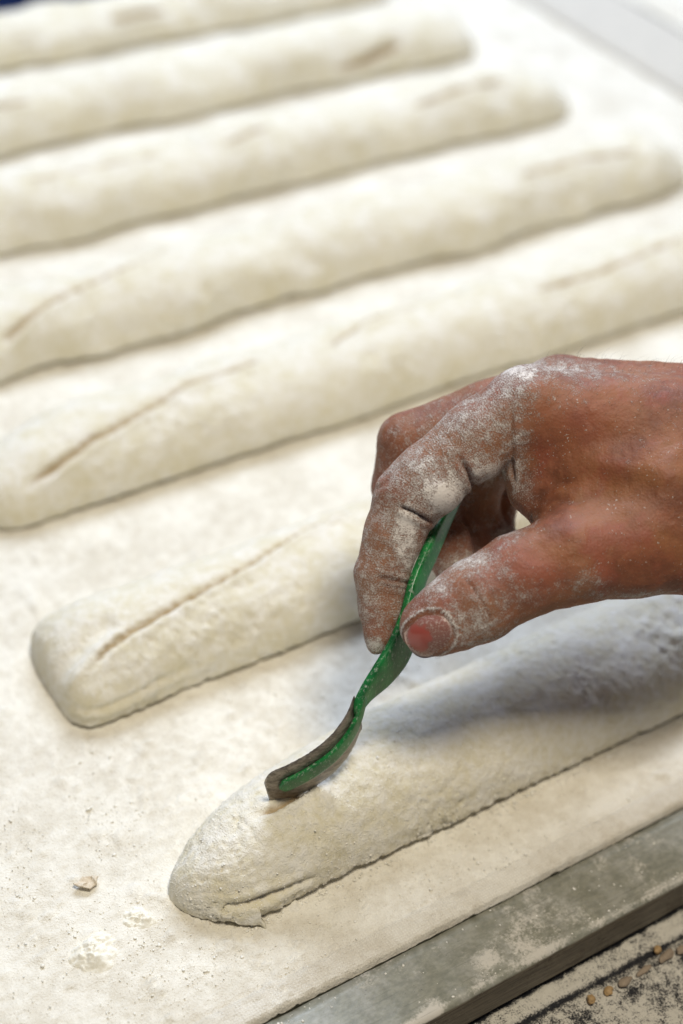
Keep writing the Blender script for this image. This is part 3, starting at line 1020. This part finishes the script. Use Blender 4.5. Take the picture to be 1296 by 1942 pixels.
# a smooth quadratic through the hits, so the plate is even
A_ = np.stack([np.ones(len(pts)), pts[:, 3], pts[:, 4], pts[:, 3] ** 2, pts[:, 4] ** 2, pts[:, 3] * pts[:, 4]], -1)
w_ = np.sqrt(pts[:, 3] ** 2 + pts[:, 4] ** 2) < 0.9
co, *_ = np.linalg.lstsq(A_[w_], pts[w_, 2], rcond=None)
zq = A_ @ co + 1.8 * pts[:, 4] ** 2 + 0.5 * np.clip(pts[:, 3], 0, 1) ** 2 - 0.45
rrn = np.sqrt(pts[:, 3] ** 2 + pts[:, 4] ** 2)
front_ = np.array([cam_mm(a, b, c - 0.75 + 0.4 * sstep(0.85, 1.0, np.array(r_))) for a, b, c, r_ in zip(pts[:, 0], pts[:, 1], zq, rrn)])
back_ = np.array([cam_mm(a, b, c + 1.2) for a, b, c in zip(pts[:, 0], pts[:, 1], zq)])
f1 = grid_faces(nr_, na_, True); off = len(front_)
e_ = np.arange(na_) + (nr_ - 1) * na_; e2 = np.roll(e_, -1)
f3 = np.stack([e_, e_ + off, e2 + off, e2], -1)
tipa = (1 - sstep(0.82, 1.12, np.sqrt(((pts[:, 3] - 0.42) / 0.46) ** 2 + ((pts[:, 4] + 0.12) / 0.62) ** 2) + 0.25 * vnoise(pts[:, :3], 9.0, 4)))
nf = 0.30 - 0.9 * tipa + 1.2 * sstep(0.84, 0.97, rrn)
nail = mesh_obj('thumb_nail', to_world(np.concatenate([front_, back_])), np.concatenate([f1[:, ::-1], f1 + off, f3]), M['nail'], parent=hand,
                origin=hand_root, attrs={'tip': np.concatenate([tipa, tipa]), 'flour': np.concatenate([nf, nf])})
nail['label'] = 'pink thumb nail rimmed with flour'

# short hairs on the back of the hand
hv, hf = [], []
cand = np.where((digit == DIG['palm']) & (NWz > 0.45) & (PX[:, 0] > 1030) & (PX[:, 0] < 1420) & (PX[:, 1] < 800))[0]
for ci in RNG.choice(cand, 260, replace=False):
    b = VW[ci]; n_ = N[ci] @ RW.T
    tang = np.array([0.55, -0.25, 0.0]) + RNG.normal(0, 0.35, 3)
    L_ = RNG.uniform(0.0022, 0.0055); r0 = 0.00004
    pts_ = [b + n_ * L_ * t * (1 - 0.35 * t) + tang * L_ * 0.8 * t * t for t in np.linspace(0, 1, 5)]
    s0 = len(hv)
    for k, q in enumerate(pts_):
        rr_ = r0 * (1 - 0.18 * k)
        for j in range(3):
            a = 2 * math.pi * j / 3
            hv.append(q + rr_ * (math.cos(a) * np.array([1, 0, 0]) + math.sin(a) * np.array([0, 0.6, 0.8])))
    for k in range(4):
        for j in range(3):
            hf.append((s0 + k * 3 + j, s0 + k * 3 + (j + 1) % 3, s0 + k * 3 + 3 + (j + 1) % 3, s0 + k * 3 + 3 + j))
hr = mesh_obj('hand_hair', np.array(hv), np.array(hf), M['hair'], parent=hand, origin=hand_root)
hr['kind'] = 'stuff'

# ------------------------------------------------------------------ the lame: green strip handle and bent blade
lame_base = tuple(to_world(cam_mm(515, 1528, 582)))
lame = empty('bread_lame', lame_base)
tag(lame, 'green plastic bread lame with a curved steel blade touching the dough', 'lame')


def spline(pts, n):
    pts = np.array(pts, float)
    d = np.concatenate([[0], np.cumsum(np.linalg.norm(np.diff(pts[:, :2], axis=0), axis=1))])
    t = np.linspace(0, d[-1], n)
    m = np.gradient(pts, d, axis=0)
    i = np.clip(np.searchsorted(d, t, 'right') - 1, 0, len(d) - 2)
    h_ = (d[i + 1] - d[i])[:, None]; s = ((t - d[i]) / (d[i + 1] - d[i]))[:, None]
    return ((2 * s ** 3 - 3 * s ** 2 + 1) * pts[i] + (s ** 3 - 2 * s ** 2 + s) * h_ * m[i] + (-2 * s ** 3 + 3 * s ** 2) * pts[i + 1] + (s ** 3 - s ** 2) * h_ * m[i + 1])


# columns: px, py, depth (mm), width (mm), thickness (mm): path of the strip's upper edge
HP = spline([(878, 890, 599, 6, 3.2), (846, 955, 594, 7.5, 3.2), (811, 1028, 584, 9, 3.2), (781, 1100, 578, 9, 3.2), (763, 1165, 575, 13.0, 3.2),
             (742, 1215, 573.5, 15.5, 3.2), (712, 1265, 572, 14.0, 3.0), (688, 1306, 571.5, 9.0, 2.8), (672, 1342, 571.0, 7.0, 2.6)], 90)


def wdir_at(py):
    """across-direction of strip and blade: the blade stands nearly upright, the grip leans over"""
    t = float(sstep(1240, 1330, np.array(py)))
    pd = np.array([0.70 + (0.18 - 0.70) * t, 0.71 + (0.984 - 0.71) * t, 0.0])
    w = (0.55 + 0.07 * t) * pd + np.array([0, 0, 0.80])
    return w / np.linalg.norm(w)


def frames(path):
    c = np.array([cam_mm(*r[:3]) for r in path])
    T = np.gradient(c, axis=0); T /= np.linalg.norm(T, axis=1)[:, None]
    W_ = np.array([wdir_at(r[1]) for r in path])
    Nn = np.cross(T, W_); Nn /= np.linalg.norm(Nn, axis=1)[:, None]
    Nn[Nn[:, 2] > 0] *= -1
    return c, W_, Nn


def strip(name, path, nsec, mat, fr=None):
    """closed rounded-rectangle section swept along path"""
    sec = []
    for k in range(nsec):
        a = 2 * math.pi * k / nsec
        cu, sv = math.cos(a), math.sin(a)
        sec.append((0.5 + 0.5 * math.copysign(abs(cu) ** 0.45, cu), 0.5 * math.copysign(abs(sv) ** 0.45, sv)))
    c, W_, Nn = fr or frames(path)
    rings = []; edge = []
    for i in range(len(path)):
        w, th_ = path[i][3], path[i][4]
        endf = min(1.0, 0.45 + 0.55 * min(i, len(path) - 1 - i) / 2.0)
        for u, v in sec:
            rings.append(c[i] + W_[i] * (w * (0.5 + (u - 0.5) * endf)) + Nn[i] * (th_ * v * endf))
            edge.append(1.0 if u < 0.12 else 0.0)
    f = grid_faces(len(path), nsec, True)
    P_ = np.array(rings)
    P_ = np.concatenate([P_, P_[:nsec].mean(0)[None], P_[-nsec:].mean(0)[None]])
    a0, a1 = len(rings), len(rings) + 1
    lb = (len(path) - 1) * nsec
    faces = [tuple(q) for q in f] + [(k, (k + 1) % nsec, a0) for k in range(nsec)] + [(lb + (k + 1) % nsec, lb + k, a1) for k in range(nsec)]
    return mesh_obj(name, to_world(P_), faces, mat, parent=lame, origin=lame_base, attrs={'edge': edge + [0, 0]})


handle = strip('handle', HP, 24, M['green'])
# blade: bent razor; its upper edge runs along BP, the lower edge presses on the dough
BP = spline([(672, 1319, 571), (655, 1358, 571), (630, 1392, 571.5), (592, 1424, 572), (546, 1450, 572.5), (497, 1471, 573)], 60)
bc, bw, bn = frames(BP)
nb = 16; BW = 22.0; bt = 0.4
edge_n = RNG.normal(0, 0.10, (60, 2))
bv = []
for i in range(60):
    t = i / 59
    cr = 5.0 * max(0.0, (t - 0.90) / 0.10) ** 2.2           # rounded free corners
    for s in (0.5, -0.5):
        for j in range(nb):
            u = j / (nb - 1)
            ju = cr + u * (BW - 2 * cr) + (edge_n[i, 0] if j == 0 else edge_n[i, 1] if j == nb - 1 else 0)
            bv.append(bc[i] + bw[i] * ju + bn[i] * (bt * s * (0.25 if j in (0, nb - 1) else 1) + 0.6 * math.sin(u * math.pi)))
bv = np.array(bv); nl = 2 * nb
fs = []
for i in range(59):
    for j in range(nb - 1):
        a = i * nl + j
        fs.append((a, a + 1, a + nl + 1, a + nl)); b = a + nb
        fs.append((b, b + nl, b + nl + 1, b + 1))
    a = i * nl
    fs.append((a, a + nl, a + nl + nb, a + nb)); a2 = a + nb - 1
    fs.append((a2, a2 + nb, a2 + nl + nb, a2 + nl))
for i, flip in ((0, 0), (59, 1)):
    for j in range(nb - 1):
        a = i * nl + j
        q = (a, a + nb, a + nb + 1, a + 1)
        fs.append(q[::-1] if flip else q)
mesh_obj('blade', to_world(bv), fs, M['blade'], parent=lame, origin=lame_base)['label'] = 'tarnished brown grey curved razor blade'
# the stick that carries the blade, on its near face
hc, hw, hn, hp_ = [], [], [], []
for i in range(60):
    t = i / 59
    if t > 0.90:
        break
    wd_ = 7.0 * math.sqrt(max(0.03, 1 - max(0.0, (t - 0.80) / 0.10) ** 2))
    hc.append(bc[i] + bw[i] * (5.8 + (7.0 - wd_) / 2) + bn[i] * 1.5); hw.append(bw[i]); hn.append(bn[i]); hp_.append((0, 0, 0, wd_, 1.7))
pre = np.array([(694, 1296, 571.5, 8.5, 2.8), (686, 1318, 571.2, 7.6, 2.8), (679, 1338, 571.0, 7.4, 2.7)])
pc, pw_, pn_ = frames(pre)
strip('blade_holder', [tuple(r) for r in pre] + hp_[5:], 20, M['green'],
      (np.array(list(pc) + hc[5:]), np.array(list(pw_) + hw[5:]), np.array(list(pn_) + hn[5:])))

# ------------------------------------------------------------------ loose things
# pile of flour and a dried flake on the cloth
def clump(name, cen, rx, ry, hgt, seed, label, n=46):
    u = np.linspace(0, 1, n); th = np.linspace(0, 2 * np.pi, 72, endpoint=False)
    U, T = np.meshgrid(u, th, indexing='ij')
    P = np.stack([U * np.cos(T) * rx, U * np.sin(T) * ry, 0 * U], -1).reshape(-1, 3) * 1000
    rim = 1 + 0.30 * fbm(np.stack([np.cos(T).ravel() * 4, np.sin(T).ravel() * 4, 0 * T.ravel()], -1), 3, 3, seed)
    P[:, :2] *= rim[:, None]
    r = U.ravel()
    z_ = hgt * 1000 * (1 - r ** 1.6) * (0.55 + 0.45 * fbm(P, 5, 3, seed + 1)) + 0.9 * sstep(0.0, 0.9, fbm(P, 1.9, 3, seed + 2)) * (1 - r) ** 0.5 + 0.3 * fbm(P, 0.8, 2, seed + 3) * (1 - r)
    P[:, 2] = z_ + 0.7 * fbm(P, 3.5, 3, seed + 9, 0.6) - 1.5 * r ** 2
    o = mesh_obj(name, P * 0.001 + np.array(cen), grid_faces(n, 72, True)[:, ::-1], M['flour'], origin=tuple(cen))
    return tag(o, label, 'flour')


clump('flour_clump', (*on_plane(178, 1806)[:2], 0.0002), 0.0095, 0.0075, 0.0048, 41, 'pale yellow heap of loose flour on the cloth near the rail corner')
clump('flour_clump', (*on_plane(262, 1742)[:2], 0.0002), 0.0080, 0.0060, 0.0028, 55, 'low flour patch on the cloth between the yellow heap and the dough end')
q0 = on_plane(168, 1674, 0.002)
ol = [q0 + np.array([0.0042 * math.cos(a) * (1 + 0.25 * math.sin(3 * a)), 0.0028 * math.sin(a), 0.0012 * math.cos(2 * a)]) for a in np.linspace(0, 2 * math.pi, 8)[:-1]]
tag(sheet('dough_flake', ol, 0.0005, M['flake'], seed=12, curl=0.0016), 'small curled flake of dried dough lying on the floured cloth', 'flake')


def pebble(name, cen, size, ang, mat, seed, label, cat, lumpy=0.30):
    n, m = 14, 20
    th = np.linspace(0.02, math.pi - 0.02, n); ph = np.linspace(0, 2 * math.pi, m, endpoint=False)
    T, Q = np.meshgrid(th, ph, indexing='ij')
    D = np.stack([np.cos(T), np.sin(T) * np.cos(Q), np.sin(T) * np.sin(Q)], -1).reshape(-1, 3)
    D *= (1 + lumpy * fbm(D * 3, 2.2, 2, seed))[:, None]
    D *= np.array(size) * 0.42
    c, s = math.cos(ang), math.sin(ang)
    D = D @ np.array([[c, s, 0], [-s, c, 0], [0, 0, 1]])
    D[:, 2] -= D[:, 2].min()
    o = mesh_obj(name, D + np.array(cen), grid_faces(n, m, True), mat, origin=tuple(cen))
    return tag(o, label, cat)


def wpt(x, y):
    q = on_plane(x, y, ZT)
    return (q[0], q[1], ZT + 0.0002)


pebble('seed', wpt(1119, 1901), (0.0042, 0.0036, 0.0028), 0.9, M['seed'], 1, 'golden seed at the bare end of the row on the black worktop', 'seed')
pebble('seed', wpt(1153, 1883), (0.0044, 0.0038, 0.0030), 0.3, M['seed'], 2, 'golden seed touching the tapered end of a grey husk', 'seed')
pebble('husk', wpt(1184, 1867), (0.0075, 0.0036, 0.0028), 0.10, M['husk'], 3, 'plump floury husk lying against the golden seed', 'husk', 0.25)
pebble('husk', wpt(1222, 1843), (0.0080, 0.0026, 0.0022), 0.12, M['husk'], 4, 'slender husk lying between two thicker husks', 'husk', 0.25)
pebble('husk', wpt(1262, 1818), (0.0088, 0.0038, 0.0028), 0.14, M['husk'], 5, 'floury husk at the far end of the row beside the small seed', 'husk', 0.22)
pebble('seed', wpt(1246, 1806), (0.0036, 0.0032, 0.0026), 0.5, M['seed'], 6, 'small golden seed beside the husks, nearest the metal rail', 'seed')
pebble('seed', wpt(1290, 1806), (0.0050, 0.0030, 0.0024), 0.2, M['husk'], 7, 'brown seed beyond the husk row on the floured worktop', 'seed')

# loose crumbs of flour on cloth, rail and worktop
ico = [(0, 0, 1)] + [(0.894 * math.cos(k * 1.2566), 0.894 * math.sin(k * 1.2566), 0.447) for k in range(5)] + \
      [(0.894 * math.cos(k * 1.2566 + 0.628), 0.894 * math.sin(k * 1.2566 + 0.628), -0.447) for k in range(5)] + [(0, 0, -1)]
icf = [(0, k + 1, (k + 1) % 5 + 1) for k in range(5)] + [(k + 1, k + 6, (k + 1) % 5 + 1) for k in range(5)] + \
      [(k + 6, (k + 1) % 5 + 6, (k + 1) % 5 + 1) for k in range(5)] + [(11, (k + 1) % 5 + 6, k + 6) for k in range(5)]
ico, icf = np.array(ico), np.array(icf)


def crumbs(name, spots, label, mat, parent=None):
    vs, fs_ = [], []
    for i, (x, y, z_, r) in enumerate(spots):
        d = ico * (1 + 0.35 * RNG.uniform(-1.3, 1.3, (12, 1))) * np.array([1, RNG.uniform(0.5, 1.4), RNG.uniform(0.35, 0.6)])
        vs.append(d * r + np.array([x, y, z_ - r * 0.05])); fs_.append(icf + 12 * i)
    o = mesh_obj(name, np.concatenate(vs), np.concatenate(fs_), mat, smooth=False, parent=parent, origin=tuple(parent.location) if parent else (0, 0, 0))
    return tag(o, label, None if parent else 'flour', kind='stuff')


sp = []
while len(sp) < 3600:
    x, y = RNG.uniform(0.10, 0.42), RNG.uniform(0.266, 0.40)
    if y > 0.296 and x > 0.20 and y < 0.352:
        continue
    if fbm(np.array([[x * 1000, y * 1000, 0.0]]), 14, 2, 91)[0] < RNG.uniform(-0.6, 0.9):
        continue
    sp.append((x, y, 0.0003, abs(RNG.normal(0, 0.00016)) + 0.00010 + (0.0005 if RNG.uniform() < 0.02 else 0)))
for x in RNG.uniform(0.21, 0.45, 260):         # bits gathered along the near loaf's foot
    sp.append((x, 0.2955 - abs(RNG.normal(0, 0.0012)), 0.0003, RNG.uniform(0.0002, 0.0006)))
crumbs('flour_crumbs', sp, 'fine flour crumbs scattered over the cream cloth', M['grain'])
sp = []
for x in RNG.uniform(0.17, 0.42, 520):
    y = RNG.choice([RAIL_Y - abs(RNG.normal(0, 0.004)), RNG.uniform(0.237, 0.262), 0.2402 + abs(RNG.normal(0, 0.0016))])
    if vnoise(np.array([[x * 1000, y * 1000, 0]]), 9, 66)[0] < RNG.uniform(-0.5, 0.7):
        continue
    sp.append((x, min(max(y, 0.2400), 0.2618), -0.0022, abs(RNG.normal(0, 0.00022)) + 0.0001))
crumbs('flour_crumbs', sp, 'white flour bits stuck to the grey metal rail', M['grain'])

# grains of flour stuck to the near loaf
lv = np.empty(len(loaf1.data.vertices) * 3, np.float32); loaf1.data.vertices.foreach_get('co', lv)
lv = lv.reshape(-1, 3) + np.array(loaf1.location)
ok = np.where((lv[:, 0] < 0.44) & (lv[:, 2] > 0.003))[0]
dens = fbm(lv[ok] * 1000, 12, 3, 93)
ok = ok[dens > RNG.uniform(-0.9, 1.1, len(ok))]
sp = [(*lv[i], abs(RNG.normal(0, 0.00013)) + 0.00010) for i in RNG.choice(ok, 9000, replace=False)]
crumbs('flour_grains', sp, None, M['grain'], parent=loaf1)
